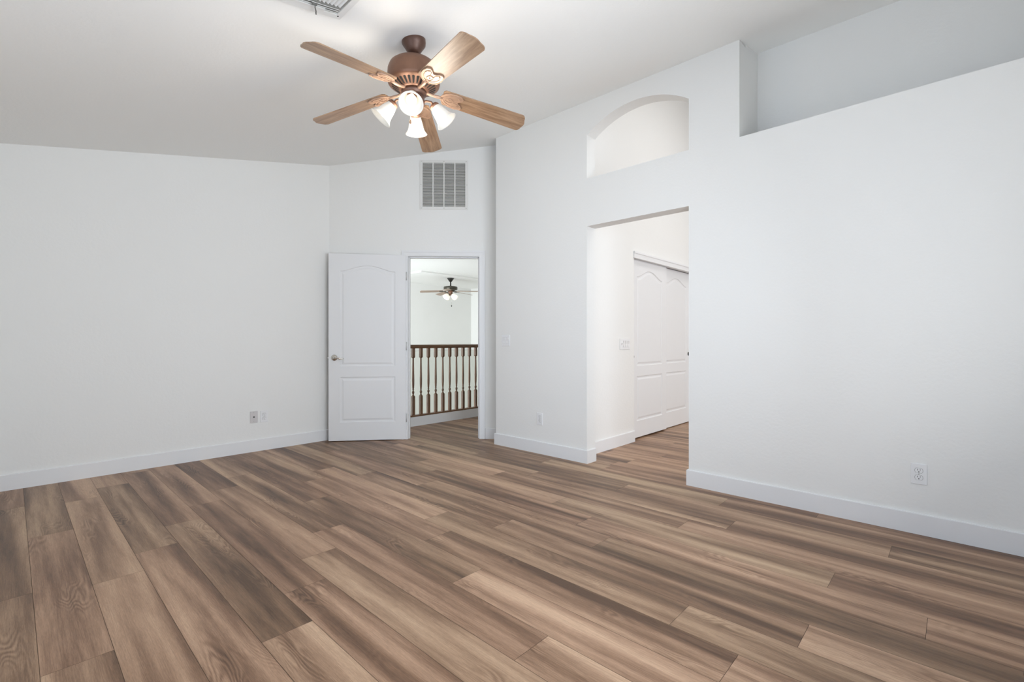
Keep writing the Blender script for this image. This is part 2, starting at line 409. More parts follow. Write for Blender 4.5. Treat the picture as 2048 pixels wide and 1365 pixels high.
S(MB().box(XR + 0.02, XR + TR, LY + 0.12, HY + 0.12, 3.3, 4.32).build('wall_hall_west', M_WALL), 'upper hall wall above the arched opening', 'wall')
S(MB().box(XR + TR, 4.04, LY + 0.01, LY + 0.12, 3.42, 4.32).build('wall_hall_end', M_WALL), 'upper hall wall above the ledge end', 'wall')
S(MB().panel([(XR, -1.2), (8.205, -1.2), (8.205, HY + 0.12), (XR, HY + 0.12)], [[(4.15, 0.3), (5.65, 0.3), (5.65, 1.2), (4.15, 1.2)]], lambda u, v: Vector((u, v, 4.3)), (0, 0, 0.05)).build('ceiling_hall', M_CEIL), 'high white ceiling of the hall', 'ceiling')  # opening made up so the added lamp above can shine into the hall
S(MB().panel([(4.0, -0.02), (8.085, -0.02), (8.085, 4.32), (4.0, 4.32)], [[(4.1, 0.12), (6.7, 0.12), (6.7, 3.3), (4.1, 3.3)]],
             lambda u, z: Vector((u, -1.04, z)), (0, -0.12, 0)).build('wall_hall_window', M_WALL), 'hall wall with the big window facing the closet', 'wall')
window('window_3', 'big white framed hall window facing the closet', lambda u, z: Vector((u, -1.04, z)), 4.1, 6.7, 0.12, 3.3, (0, -1, 0), 1)
S(MB().box(3.92, 4.04, -1.16, YS - 0.12, -0.02, 4.32).build('wall_hall_corner', M_WALL), 'short hall wall beside the big window', 'wall')
S(MB().box(8.085, 8.205, -1.2, 9.2, -2.8, 4.4).build('wall_east', M_WALL), 'pale wall at the far right end of hall, landing and stairwell room', 'wall')

# ------------------------------------------------------------------ landing and the tall room beyond the railing
S(MB().prism([(2.30, 5.20), (4.24, 3.36), (4.30, 3.30), (8.085, 3.30), (8.085, 9.17), (2.30, 9.17)], 2.44, 2.54).build('ceiling_landing', M_CEIL), 'flat pale ceiling over the landing and stairwell room', 'ceiling')
S(MB().box(5.41, 8.085, 7.48, 9.05, 2.415, 2.44).build('ceiling_soffit', M_CEIL), 'slightly lowered ceiling part around the far ceiling fan', 'ceiling')
S(MB().box(3.95, 8.085, 3.30, 3.42, -0.02, 2.5).build('wall_landing', M_WALL), 'landing wall backing on to the hall closet', 'wall')
S(MB().box(2.30, 8.085, 9.05, 9.17, -2.8, 2.5).build('wall_far', M_WALL), 'pale far wall of the stairwell room, behind the distant fan', 'wall')
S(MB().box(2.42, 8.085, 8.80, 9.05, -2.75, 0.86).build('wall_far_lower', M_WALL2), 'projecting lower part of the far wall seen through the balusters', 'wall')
S(MB().panel([(5.145, -2.8), (9.05, -2.8), (9.05, 2.5), (5.145, 2.5)], [[(5.7, -0.2), (8.5, -0.2), (8.5, 2.0), (5.7, 2.0)]],
             lambda u, z: Vector((2.42, u, z)), (-0.12, 0, 0)).build('wall_stairwell', M_WALL), 'stairwell room wall with the big window', 'wall')
window('window_4', 'big white framed window of the stairwell room', lambda u, z: Vector((2.42, u, z)), 5.7, 8.5, -0.2, 2.0, (-1, 0, 0), 2)
S(MB().box(2.42, 8.085, 5.0, 5.12, -2.75, -0.25).build('wall_below_landing', M_WALL), 'wall under the landing edge', 'wall')
S(MB().box(2.30, 8.205, 5.0, 9.17, -2.85, -2.75).build('floor_lower', M_CARPET), 'beige floor of the lower storey beyond the railing', 'floor')
S(MB().box(2.56, 8.085, 5.02, 5.105, -0.25, 0.118).build('trim_2', M_TRIM), 'white curb under the landing railing', 'curb')

# ------------------------------------------------------------------ baseboards
BH, BT = 0.117, 0.014
def baseboard(name, label, pts):
    """pts: plan polyline of the wall face, room on its left side; mitred strip with eased top"""
    bm = bmesh.new(); P = [Vector((x, y)) for x, y in pts]; n = len(P); offs = []
    for i in range(n):
        ds = []
        if i > 0: ds.append((P[i] - P[i - 1]).normalized())
        if i < n - 1: ds.append((P[i + 1] - P[i]).normalized())
        ns = [Vector((-d.y, d.x)) for d in ds]
        m = (ns[0] + ns[-1]).normalized(); k = 1.0 / max(0.3, m.dot(ns[0])); offs.append(m * k)
    prof = [(0, 0), (BT, 0), (BT, BH - 0.004), (BT - 0.004, BH), (0, BH)]
    rings = [[bm.verts.new((P[i].x + offs[i].x * t, P[i].y + offs[i].y * t, z)) for t, z in prof] for i in range(n)]
    for a, c in zip(rings, rings[1:]):
        for k in range(len(prof)):
            l = (k + 1) % len(prof); bm.faces.new((a[k], a[l], c[l], c[k]))
    bm.faces.new(rings[0]); bm.faces.new(rings[-1][::-1])
    mb = MB(); mb.merge(bm); return S(mb.build(name, M_TRIM), label, 'baseboard')
baseboard('baseboard_left', 'white baseboard along the left wall', [(2.405, YL), (XW, YL)])
e = dpt(OS0 - 0.056); baseboard('baseboard_angled', 'short white baseboard on the angled wall behind the open door', [(e.x, e.y), (2.405, YL)])
e0 = dpt(OS1 + 0.0715); e1 = dpt(2.15)
baseboard('baseboard_corner', 'short white baseboard between door casing and right wall', [(3.90, 3.53), (e0.x, e0.y)][::1] if False else [(e1.x, e1.y), (e0.x, e0.y)])
baseboard('baseboard_right_far', 'white baseboard wrapping the wall between the two doorways', [(XR + TR, DY1), (XR, DY1), (XR, 3.53), (3.86, 3.53)])
baseboard('baseboard_right', 'long white baseboard along the right wall under the plant ledge', [(XR, YS), (XR, DY0), (XR + TR, DY0)])
baseboard('baseboard_hall', 'white baseboard in the hall beside the closet doors', [(CX0, HY), (XR + TR, HY)])
baseboard('baseboard_hall_far', 'white baseboard in the hall past the closet doors', [(8.085, HY), (CX1, HY)])
baseboard('baseboard_window_side', 'white baseboard under the wide window', [(XW, YL), (XW, YS)])
baseboard('baseboard_back', 'white baseboard under the tall window', [(XW, YS), (XR, YS)])

# ------------------------------------------------------------------ doorway jamb, stop, casing (angled wall)
def dbox(mb, s0, s1, o0, o1, z0, z1):
    """box in the angled wall's frame: s along the wall, o towards the room"""
    b = bmesh.new()
    vs = [b.verts.new(dpt(s, z, o)) for s in (s0, s1) for o in (o0, o1) for z in (z0, z1)]
    for f in ((0, 1, 3, 2), (4, 6, 7, 5), (0, 4, 5, 1), (2, 3, 7, 6), (0, 2, 6, 4), (1, 5, 7, 3)): b.faces.new([vs[i] for i in f])
    mb.merge(b)
j = MB()
dbox(j, OS0 - 0.02, OS0, -0.12, 0, 0, OZ); dbox(j, OS1, OS1 + 0.02, -0.12, 0, 0, OZ); dbox(j, OS0 - 0.02, OS1 + 0.02, -0.12, 0, OZ, OZ + 0.02)
dbox(j, OS0, OS0 + 0.012, -0.085, -0.04, 0, OZ); dbox(j, OS1 - 0.012, OS1, -0.085, -0.04, 0, OZ); dbox(j, OS0, OS1, -0.085, -0.04, OZ - 0.012, OZ)
jo = S(j.build('trim_3', M_TRIM), 'white jamb and door stop lining the landing doorway', 'door jamb')
c = MB(); CW = 0.060
for sgn, s in ((-1, OS0), (1, OS1)):
    a, b_ = (s - CW - 0.006, s - 0.006) if sgn < 0 else (s + 0.006, s + CW + 0.006)
    dbox(c, a, b_, 0, 0.010, 0, OZ + 0.006)
    if sgn < 0: dbox(c, a, a + 0.022, 0.010, 0.016, 0, OZ + CW - 0.016)
    else: dbox(c, b_ - 0.022, b_, 0.010, 0.016, 0, OZ + CW - 0.016)
dbox(c, OS0 - CW - 0.006, OS1 + CW + 0.006, 0, 0.010, OZ + 0.006, OZ + CW + 0.006)
dbox(c, OS0 - CW - 0.006, OS1 + CW + 0.006, 0.010, 0.016, OZ + CW - 0.016, OZ + CW + 0.006)
S(c.build('trim_4', M_TRIM), 'white moulded casing around the landing doorway', 'door casing')
st = MB(); dbox(st, OS1 - 0.0015, OS1 + 0.001, -0.036, -0.006, 0.875, 0.935); sp = st.build('strike_plate', M_BRASS, jo)

# ------------------------------------------------------------------ panel doors
def panel_loops(x0, x1, z0, z1, arch=0.0, inset=0.0):
    """outline of a door panel; arch>0 gives the ogee (cathedral) top"""
    x0 += inset; x1 -= inset; z0 += inset; z1 -= inset
    pts = [(x0, z0), (x1, z0), (x1, z1)]
    if arch > 0:
        n = 22
        for i in range(1, n):
            u = i / n; x = x1 + (x0 - x1) * u
            h = (0.5 - 0.5 * math.cos(2 * PI * u)); h = h ** 0.85
            pts.append((x, z1 + arch * h))
    pts.append((x0, z1))
    return pts
def panel_door(name, w_, h_, t_, panels, label, loc, rz, kind='structure', both=True, z0=0.008):
    r = root(name, loc, rz, label, 'door', kind=kind)
    mb = MB()
    # front face with openings, edges
    loops = [panel_loops(*p) for p in panels]
    b = bmesh.new()
    for y, flip in ((0.0, False), (t_, True)):
        ed = []
        for lp in [[(0, z0), (w_, z0), (w_, h_), (0, h_)]] + loops:
            vs = [b.verts.new((x, y, z)) for x, z in lp]
            ed += [b.edges.new((vs[i], vs[(i + 1) % len(vs)])) for i in range(len(vs))]
        bmesh.ops.triangle_fill(b, use_beauty=True, edges=ed)
        s = 1 if not flip else -1
        for p in panels:
            rings = []
            for ins, dep in ((0, 0), (0.006, 0.0065), (0.020, 0.0075), (0.040, 0.0015), (0.046, 0.0015)):
                rings.append([b.verts.new((x, y + s * dep, z)) for x, z in panel_loops(*p, inset=ins)])
            for a, c_ in zip(rings, rings[1:]):
                for i in range(len(a)):
                    k = (i + 1) % len(a); b.faces.new((a[i], a[k], c_[k], c_[i]))
            b.faces.new(rings[-1])
    e = [(0, z0), (w_, z0), (w_, h_), (0, h_)]
    for i in range(4):
        (xa, za), (xb, zb) = e[i], e[(i + 1) % 4]
        b.faces.new([b.verts.new(q) for q in ((xa, 0, za), (xb, 0, zb), (xb, t_, zb), (xa, t_, za))])
    bmesh.ops.remove_doubles(b, verts=b.verts, dist=1e-5)
    mb.merge(b)
    mb.build('door_slab', M_DOOR, r)
    return r
# the open bedroom door, swung back almost flat against the angled wall
DW = 0.813
ang = math.atan2(-0.509, 0.638)
d1 = panel_door('door_1', DW, 2.030, 0.035, [(0.118, 0.700, 0.205, 0.695), (0.118, 0.700, 0.812, 1.845, 0.062)],
                'open white two-panel door with arched upper panel and nickel lever handle', (2.347, 4.919, 0), ang)
hx, hz = 0.060, 0.905
def lever(parent, ysign, y0):
    h = MB()
    mt = Matrix.Translation((hx, y0, hz)) @ Matrix.Rotation(PI / 2 * ysign, 4, 'X')
    h.lathe([(0.0335, 0), (0.0335, 0.004), (0.030, 0.010), (0.018, 0.013), (0.0105, 0.016), (0.0105, 0.045), (0, 0.045)], 32, mt)
    yy = y0 - ysign * 0.046
    h.tube([(hx - 0.006, yy, hz), (hx + 0.018, yy, hz + 0.004), (hx + 0.045, yy, hz - 0.002), (hx + 0.070, yy + ysign * 0.004, hz - 0.012), (hx + 0.092, yy + ysign * 0.008, hz - 0.014), (hx + 0.104, yy + ysign * 0.010, hz - 0.006)],
           [0.010, 0.010, 0.0085, 0.0075, 0.007, 0.006], 12)
    return h.build('lever_handle', M_NICKEL, parent)
lever(d1, 1, 0.0); lever(d1, -1, 0.035)
lt = MB(); lt.box(-0.001, 0.001, 0.006, 0.029, hz - 0.028, hz + 0.028); lt.box(-0.011, 0, 0.011, 0.024, hz - 0.010, hz + 0.010); lt.build('latch', M_NICKEL, d1)
for z in (0.24, 1.03, 1.80):
    h = MB(); h.lathe([(0.0065, -0.045), (0.0065, 0.045)], 14, Matrix.Translation((DW + 0.006, 0.004, z))); h.box(DW - 0.001, DW + 0.003, 0.004, 0.033, z - 0.044, z + 0.044)
    h.build('hinge', M_HINGE, d1)

# hall closet: two bypass sliding doors, header and track
def closet_pull(parent, x, z):
    p = MB(); mt = Matrix.Translation((x, 0.0, z)) @ Matrix.Rotation(PI / 2, 4, 'X')
    p.lathe([(0.024, 0), (0.024, 0.002), (0.019, 0.002), (0.018, -0.004), (0, -0.004)], 24, mt)
    return p.build('finger_pull', M_BLACK, parent)
pw = 0.845
pl = lambda: [(0.115, 0.735, 0.20, 0.695), (0.115, 0.735, 0.81, 1.80, 0.085)]
d2 = panel_door('door_2', pw, 1.995, 0.032, pl(), 'front sliding closet door with arched panel, nearer the hall light switches', (CX0 + 0.012, 2.575, 0), 0, z0=0.018)
d3 = panel_door('door_3', pw, 1.985, 0.030, pl(), 'rear sliding closet door with arched panel, farther from the hall switches', (CX1 - pw - 0.002, 2.612, 0), 0, z0=0.010)
closet_pull(d2, 0.030, 0.915); closet_pull(d3, pw - 0.045, 0.915)
hd = MB(); hd.box(CX0 - 0.045 + 0.03, CX1 + 0.03, HY - 0.014, HY, 1.985, 2.058); hd.box(CX0 - 0.015, CX1 + 0.03, HY - 0.020, HY - 0.014, 2.036, 2.058)
hd.box(CX0, CX1, HY, HY + 0.022, 1.985, 2.035)
S(hd.build('trim_5', M_TRIM), 'white header trim above the sliding closet doors', 'trim')
tk = MB(); tk.box(CX0, CX1, HY + 0.03, HY + 0.11, 1.992, 2.035); S(tk.build('trim_6', M_TRIM), 'white sliding track above the closet doors', 'track')

# ------------------------------------------------------------------ return air grille above the doorway
def grille():
    W_, H_ = 0.530, 0.546
    p = dpt(0, 0); s0 = ((3.1077 - 2.405) / R2)
    r = root('return_air_grille', dpt(s0, 2.541), -PI / 4, 'square white louvred air grille high on the angled wall above the doorway', 'vent')
    f = MB(); m = 0.030; t = 0.010
    f.panel([(0, 0), (W_, 0), (W_, H_), (0, H_)], [[(m, m), (W_ - m, m), (W_ - m, H_ - m), (m, H_ - m)]], lambda u, z: Vector((u, -t, z)), (0, t, 0))
    f.build('frame', M_GRILLE, r)
    b = MB(); b.box(m, W_ - m, -0.0022, -0.0005, m, H_ - m); b.build('filter', M_FILTER, r)
    cols = 4; dv = 0.012; cw = (W_ - 2 * m - 3 * dv) / cols
    for c_ in range(cols):
        x0 = m + c_ * (cw + dv)
        l = MB(); n = 38
        for i in range(n):
            z = m + (H_ - 2 * m) * (i + 0.5) / n
            bb = bmesh.new(); hz_ = 0.0028
            vs = [bb.verts.new(q) for q in ((x0, -0.0090, z - 0.0026), (x0 + cw, -0.0090, z - 0.0026), (x0 + cw, -0.0030, z + 0.0040), (x0, -0.0030, z + 0.0040),
                                            (x0, -0.0078, z - 0.0036), (x0 + cw, -0.0078, z - 0.0036), (x0 + cw, -0.0022, z + 0.0030), (x0, -0.0022, z + 0.0030))]
            for q in ((0, 1, 2, 3), (4, 7, 6, 5), (0, 4, 5, 1), (3, 2, 6, 7), (0, 3, 7, 4), (1, 5, 6, 2)): bb.faces.new([vs[k] for k in q])
            l.merge(bb)
        l.build('louvre_panel', M_GRILLE, r)
        if c_ < cols - 1:
            d = MB(); d.box(x0 + cw, x0 + cw + dv, -0.0095, -0.001, m, H_ - m); d.build('divider', M_GRILLE, r)
    for x in (0.02, W_ / 2, W_ - 0.02):
        for z in (0.014, H_ - 0.014):
            q = MB(); q.lathe([(0.0045, 0), (0.003, 0.002), (0, 0.002)], 12, Matrix.Translation((x, -t, z)) @ Matrix.Rotation(PI / 2, 4, 'X')); q.build('screw', M_BRASS, r)
    for x in (0.012, W_ - 0.012):
        q = MB(); q.lathe([(0.0045, 0), (0.003, 0.002), (0, 0.002)], 12, Matrix.Translation((x, -t, H_ / 2)) @ Matrix.Rotation(PI / 2, 4, 'X')); q.build('screw', M_BRASS, r)
grille()

# ------------------------------------------------------------------ wall plates
def plate(mb, x0, x1, z0, z1, t=0.006): mb.box(x0, x1, -t, 0, z0, z1, bev=0.002)
def outlet(loc, rz, label, group=None):
    r = root('wall_outlet', loc, rz, label, 'outlet', group)
    m = MB(); plate(m, -0.035, 0.035, -0.0575, 0.0575); m.build('cover_plate', M_PLATE, r)
    for zc in (-0.0195, 0.0195):
        q = MB(); pts = []
        for i in range(32):
            a = 2 * PI * i / 32; x = 0.0172 * math.cos(a); z = max(-0.0135, min(0.0135, 0.0172 * math.sin(a)))
            pts.append((x, zc + z))
        # dark reveal ring behind the socket face
        q.panel([(x * 1.07, zc + (z - zc) * 1.07) for x, z in pts], [], lambda u, z: Vector((u, -0.0064, z)), (0, 0.003, 0), 1)
        q.panel(pts, [], lambda u, z: Vector((u, -0.0082, z)), (0, 0.003, 0), 0)
        s = q.build('socket', [M_PLATE, M_FILTER], r)
        d = MB(); d.box(-0.0072, -0.0052, -0.0086, -0.0078, zc + 0.0005, zc + 0.0095); d.box(0.0052, 0.0070, -0.0086, -0.0078, zc + 0.0015, zc + 0.0085)
        d.lathe([(0.0026, 0), (0, 0)], 12, Matrix.Translation((0, -0.0086, zc - 0.0065)) @ Matrix.Rotation(PI / 2, 4, 'X')); d.box(-0.0024, 0.0024, -0.0086, -0.0078, zc - 0.009, zc - 0.006)
        d.build('slots', M_DARK, s)
    k = MB(); k.lathe([(0.0028, 0), (0.002, 0.0012), (0, 0.0012)], 12, Matrix.Translation((0, -0.006, 0)) @ Matrix.Rotation(PI / 2, 4, 'X')); k.build('screw', M_BRASS, r)
    return r
def rocker_switch(loc, rz, n, label, toggles=()):
    wd = 0.035 + 0.046 * (n - 1) / 2 + 0.0
    r = root('light_switch', loc, rz, label, 'light switch')
    m = MB(); plate(m, -wd, wd, -0.0575, 0.0575); m.build('cover_plate', M_PLATE, r)
    for i in range(n):
        xc = (i - (n - 1) / 2) * 0.046
        if i in toggles:
            q = MB(); q.box(xc - 0.005, xc + 0.005, -0.0068, -0.004, -0.012, 0.012, 1); q.box(xc - 0.004, xc + 0.004, -0.018, -0.004, 0.001, 0.010, 0, bev=0.001)
            q.build('toggle', [M_PLATE, M_PLATE2], r)
        else:
            q = MB(); q.box(xc - 0.0175, xc + 0.0175, -0.0066, -0.004, -0.0345, 0.0345, 1)
            b = bmesh.new(); x0, x1 = xc - 0.0160, xc + 0.0160
            prof = [(-0.033, -0.0098), (0.0, -0.0072), (0.033, -0.0125), (0.033, -0.003), (-0.033, -0.003)]
            a = [b.verts.new((x0, y, z)) for z, y in prof]; c_ = [b.verts.new((x1, y, z)) for z, y in prof]
            b.faces.new(a); b.faces.new(c_)
            for k in range(5): b.faces.new((a[k], a[(k + 1) % 5], c_[(k + 1) % 5], c_[k]))
            q.merge(b, 0); q.build('rocker', [M_PLATE, M_PLATE2], r)
    return r
rocker_switch((XR, 3.384, 1.091), -PI / 2, 2, 'white double light switch on the right wall near the landing doorway')
outlet((XR, 2.928, 0.334), -PI / 2, 'small white outlet low on the wall between the two doorways')
outlet((XR, 0.155, 0.338), -PI / 2, 'white outlet low on the right wall under the plant ledge')
outlet((1.734, YL, 0.336), 0, 'white outlet low on the left wall beside the beige cable plate')
rocker_switch((4.425, HY, 1.055), 0, 4, 'wide white four-switch plate on the hall wall beside the closet', (0,))
cp = root('cable_plate', (1.640, YL, 0.340), 0, 'beige-grey cable jack plate low on the left wall beside the outlet', 'cable jack')
m = MB(); plate(m, -0.035, 0.035, -0.0575, 0.0575); m.build('cover_plate', M_PLATE2, cp)
m = MB(); m.lathe([(0.0065, 0), (0.0065, 0.003), (0.0045, 0.003), (0.0045, 0.010), (0, 0.010)], 16, Matrix.Translation((0, -0.006, 0)) @ Matrix.Rotation(PI / 2, 4, 'X')); m.build('coax_jack', M_BLACK, cp)
for z in (-0.042, 0.042):
    m = MB(); m.lathe([(0.003, 0), (0.002, 0.0012), (0, 0.0012)], 12, Matrix.Translation((0, -0.006, z)) @ Matrix.Rotation(PI / 2, 4, 'X')); m.build('screw', M_BRASS, cp)

# ------------------------------------------------------------------ ceiling supply register (partly out of frame)
def register():
    cx, cy = 1.150, 2.290
    r = root('ceiling_register', (cx, cy, ceil(cx, cy)), 0, 'white louvred air register with lever, on the ceiling beside the fan at the picture top', 'vent')
    r.rotation_euler = (0, -math.atan(0.2033), 0)
    SZ = 0.40; t = 0.008
    def fr(mb, x0, x1, y0, y1, z0, z1, mi=0): mb.box(x0, x1, y0, y1, z0, z1, mi)
    f = MB(); m = 0.032
    f.panel([(-SZ, -SZ), (0, -SZ), (0, 0), (-SZ, 0)], [[(-SZ + m, -SZ + m), (-m, -SZ + m), (-m, -m), (-SZ + m, -m)]], lambda u, v: Vector((u, v, -t)), (0, 0, t - 0.001))
    f.box(-0.30, -0.10, -0.050, -0.032, -t, -0.002)
    f.build('frame', M_GRILLE, r)
    b = MB(); b.box(-SZ + m, -m, -SZ + m, -m, -0.0022, -0.0008); b.build('duct_opening', M_DUCT, r)
    l = MB()
    def slat(x0, y0, x1, y1, ax):
        bb = bmesh.new(); 
        d = 0.0155 if ax == 'x' else 0.014
        if ax == 'x': q = [(x0, y0, -0.014), (x1, y0, -0.014), (x1, y0 + d, -0.003), (x0, y0 + d, -0.003)]; o = (0, 0.0012, -0.0012)
        else: q = [(x0, y0, -0.014), (x0, y1, -0.014), (x0 - d, y1, -0.003), (x0 - d, y0, -0.003)]; o = (0.0012, 0, -0.0012)
        a = [bb.verts.new(p) for p in q]; c_ = [bb.verts.new(Vector(p) + Vector(o)) for p in q]
        bb.faces.new(a); bb.faces.new(c_)
        for k in range(4): bb.faces.new((a[k], a[(k + 1) % 4], c_[(k + 1) % 4], c_[k]))
        l.merge(bb)
    for i in range(3): slat(-SZ + m, -0.058 - i * 0.015, -0.045, 0, 'x')
    for i in range(13): slat(-0.055 - i * 0.020, -0.22, 0, -0.105, 'y')
    for i in range(3): slat(-SZ + m, -0.240 - i * 0.015, -0.045, 0, 'x')
    for i in range(4): slat(-SZ + m, -0.300 - i * 0.015, -0.045, 0, 'x')
    l.build('louvres', M_GRILLE, r)
    h = MB(); h.tube([(-0.163, -0.075, -0.008), (-0.163, -0.066, -0.026), (-0.150, -0.046, -0.030)], 0.0028, 8)
    h.box(-0.180, -0.157, -0.078, -0.072, -0.020, -0.010)
    h.lathe([(0, -0.020), (0.006, -0.012), (0.008, 0), (0.005, 0.010), (0, 0.014)], 10, Matrix.Translation((-0.145, -0.034, -0.031)) @ Matrix.Rotation(math.radians(-70), 4, 'X') @ Matrix.Rotation(0.4, 4, 'Y') @ Matrix.Scale(0.4, 4, (1, 0, 0)))
    h.build('damper_lever', M_FILTER, r)
    s = MB(); s.lathe([(0.0045, 0), (0.003, 0.002), (0, 0.002)], 12, Matrix.Translation((-0.022, -0.024, -t)) @ Matrix.Rotation(PI, 4, 'X')); s.build('screw', M_BLACK, r)
register()

# ------------------------------------------------------------------ ceiling fans
def blade_outline(r0, r1, w0, w1):
    pts = []; n = 10
    cr = 0.036
    pts.append((r0 + 0.012, -w0 / 2)); 
    pts.append((r1 - 0.030, -w1 / 2))
    for i in range(1, n):           # rounded corner, bowed tip
        a = -PI / 2 + PI / 2 * i / n; pts.append((r1 - 0.030 + cr * 0.75 * math.cos(a), -w1 / 2 + cr + cr * math.sin(a)))
    for i in range(1, 9):
        u = i / 9; y = -w1 / 2 + cr + (w1 - 2 * cr) * u; pts.append((r1 - 0.003 + 0.010 * math.sin(PI * u), y))
    for i in range(1, n):
        a = PI / 2 * i / n; pts.append((r1 - 0.030 + cr * 0.75 * math.cos(a), w1 / 2 - cr + cr * math.sin(a)))
    pts.append((r1 - 0.030, w1 / 2)); pts.append((r0 + 0.012, w0 / 2)); pts.append((r0, w0 / 2 - 0.015)); pts.append((r0, -w0 / 2 + 0.015))
    return pts
def arc_pts(cx, cy, rx, ry, a0, a1, n, z):
    return [(cx + rx * math.cos(a0 + (a1 - a0) * i / n), cy + ry * math.sin(a0 + (a1 - a0) * i / n), z) for i in range(n + 1)]

def main_fan():
    fx, fy = 1.600, 2.285; zc = ceil(fx, fy)
    r = root('ceiling_fan', (fx, fy, zc), 0, 'bronze and oak five-blade ceiling fan with four lit bell glass shades', 'ceiling fan')
    Z = lambda z: z - zc                    # local heights from world heights
    c = MB(); c.lathe([(0.066, 0.014), (0.068, -0.006), (0.067, -0.022), (0.058, -0.036), (0.047, -0.052), (0.043, -0.060), (0.036, -0.066), (0.030, -0.074), (0, -0.074)], 48); c.build('canopy', M_COPPER_D, r)
    d = MB(); d.lathe([(0.016, -0.060), (0.016, -0.126), (0.034, -0.126), (0.030, -0.118)], 24); d.build('downrod', M_COPPER_D, r)
    ZM = lambda z: z - zc - 0.034            # the motor hangs a little lower
    m = MB()
    m.lathe([(0.0, ZM(2.735)), (0.040, ZM(2.735)), (0.085, ZM(2.730)), (0.118, ZM(2.719)), (0.138, ZM(2.702)), (0.147, ZM(2.678)), (0.149, ZM(2.650)), (0.149, ZM(2.615)),
             (0.146, ZM(2.603)), (0.137, ZM(2.596)), (0.128, ZM(2.592)), (0.082, ZM(2.566)), (0.078, ZM(2.560)), (0.074, ZM(2.562)), (0, ZM(2.562))], 64)
    mo = m.build('motor_housing', M_COPPER, r)
    sl = MB()                               # dark cooling slots between the radial ribs of the underside
    for i in range(30):
        a = 2 * PI * (i + 0.5) / 30
        b = bmesh.new()
        w0, w1 = 0.0038, 0.0075
        q = [(0.088, -w0), (0.122, -w1), (0.1255, 0), (0.122, w1), (0.088, w0), (0.0855, 0)]
        vs = []
        for x, y in q:
            zz = ZM(2.566 + (x - 0.082) / (0.128 - 0.082) * 0.026) - 0.0008
            vs.append(b.verts.new((x, y, zz)))
        b.faces.new(vs)
        vt = [b.verts.new((v.co.x, v.co.y, v.co.z + 0.003)) for v in vs]
        b.faces.new(vt)
        for k in range(6): b.faces.new((vs[k], vs[(k + 1) % 6], vt[(k + 1) % 6], vt[k]))
        sl.merge(b, 0, Matrix.Rotation(a, 4, 'Z'))
    sl.build('cooling_slots', M_DARK, mo)
    h = MB(); h.lathe([(0.070, ZM(2.562)), (0.070, ZM(2.545)), (0.056, ZM(2.540)), (0.060, ZM(2.534)), (0.062, ZM(2.490)), (0.058, ZM(2.484)), (0.046, ZM(2.478)), (0.043, ZM(2.462)), (0.030, ZM(2.454)), (0.010, ZM(2.450)), (0.006, ZM(2.440)), (0, ZM(2.438))], 48)
    h.build('switch_housing', M_COPPER_D, r)
    # blades on cast scroll irons; local +X is outwards, sagging a little to the tips
    r0, r1 = 0.165, 0.668; zi = 2.522
    tips = (2.450, 2.441, 2.463, 2.487, 2.436)
    for i in range(5):
        droop = math.atan2(zi - tips[i], r1 - r0)
        a = math.radians(43.6 + 72 * i)
        bl = MB(); t = 0.0055
        bl.panel(blade_outline(0, (r1 - r0) / math.cos(droop), 0.118, 0.142), [], lambda u, v: Vector((u, v, 0)), (0, 0, t))
        o = bl.build('blade', M_BLADE, r)
        o.matrix_local = Matrix.Rotation(a, 4, 'Z') @ Matrix.Translation((r0, 0, Z(zi))) @ Matrix.Rotation(droop, 4, 'Y') @ Matrix.Rotation(math.radians(PITCH), 4, 'X')
        ir = MB()
        z1 = -0.0052
        # arm from the rotor
        ir.tube([(-0.108, 0, 0.000), (-0.085, 0, -0.008), (-0.055, 0.0, -0.010), (-0.025, 0, -0.008), (0.0, 0, -0.004)], [0.011, 0.009, 0.008, 0.009, 0.007], 10)
        # leaf-shaped plate: two lobes and a centre
        K = 1.22
        half = [(-0.010, 0.0), (-0.004, 0.020), (0.010, 0.038), (0.034, 0.051), (0.062, 0.055), (0.090, 0.048), (0.098, 0.036), (0.094, 0.022), (0.080, 0.010), (0.074, 0.0)]
        half = [(x * K, y * 1.05) for x, y in half]; ol = half + [(x, -y) for x, y in half[-2:0:-1]]
        ir.panel(ol, [], lambda u, v: Vector((u, v, z1)), (0, 0, 0.0050))
        ir.tube([(x, y, z1 - 0.001) for x, y in ol + [ol[0]]], 0.0022, 6)
        for s in (1, -1):
            ir.tube([(x * K, y * s, z1 - 0.0015) for x, y in ((0.004, 0.006), (0.014, 0.024), (0.034, 0.038), (0.060, 0.043), (0.080, 0.036), (0.084, 0.026), (0.072, 0.014), (0.050, 0.010))], 0.0016, 6)
        ir.tube(arc_pts(0.040, 0, 0.026, 0.016, 0, 2 * PI, 20, z1 - 0.002), 0.0018, 6)
        for x, y in ((0.095, 0.032), (0.095, -0.032), (0.040, 0)):
            ir.lathe([(0.004, 0), (0.003, -0.003), (0, -0.003)], 10, Matrix.Translation((x, y, z1 - 0.001)))
        iro = ir.build('blade_iron', M_IRON, o)
    # light kit: four arms, each with cup, bell shade and bulb
    base = math.radians(43.266 - 180 + 7)    # first lamp points back at the camera side
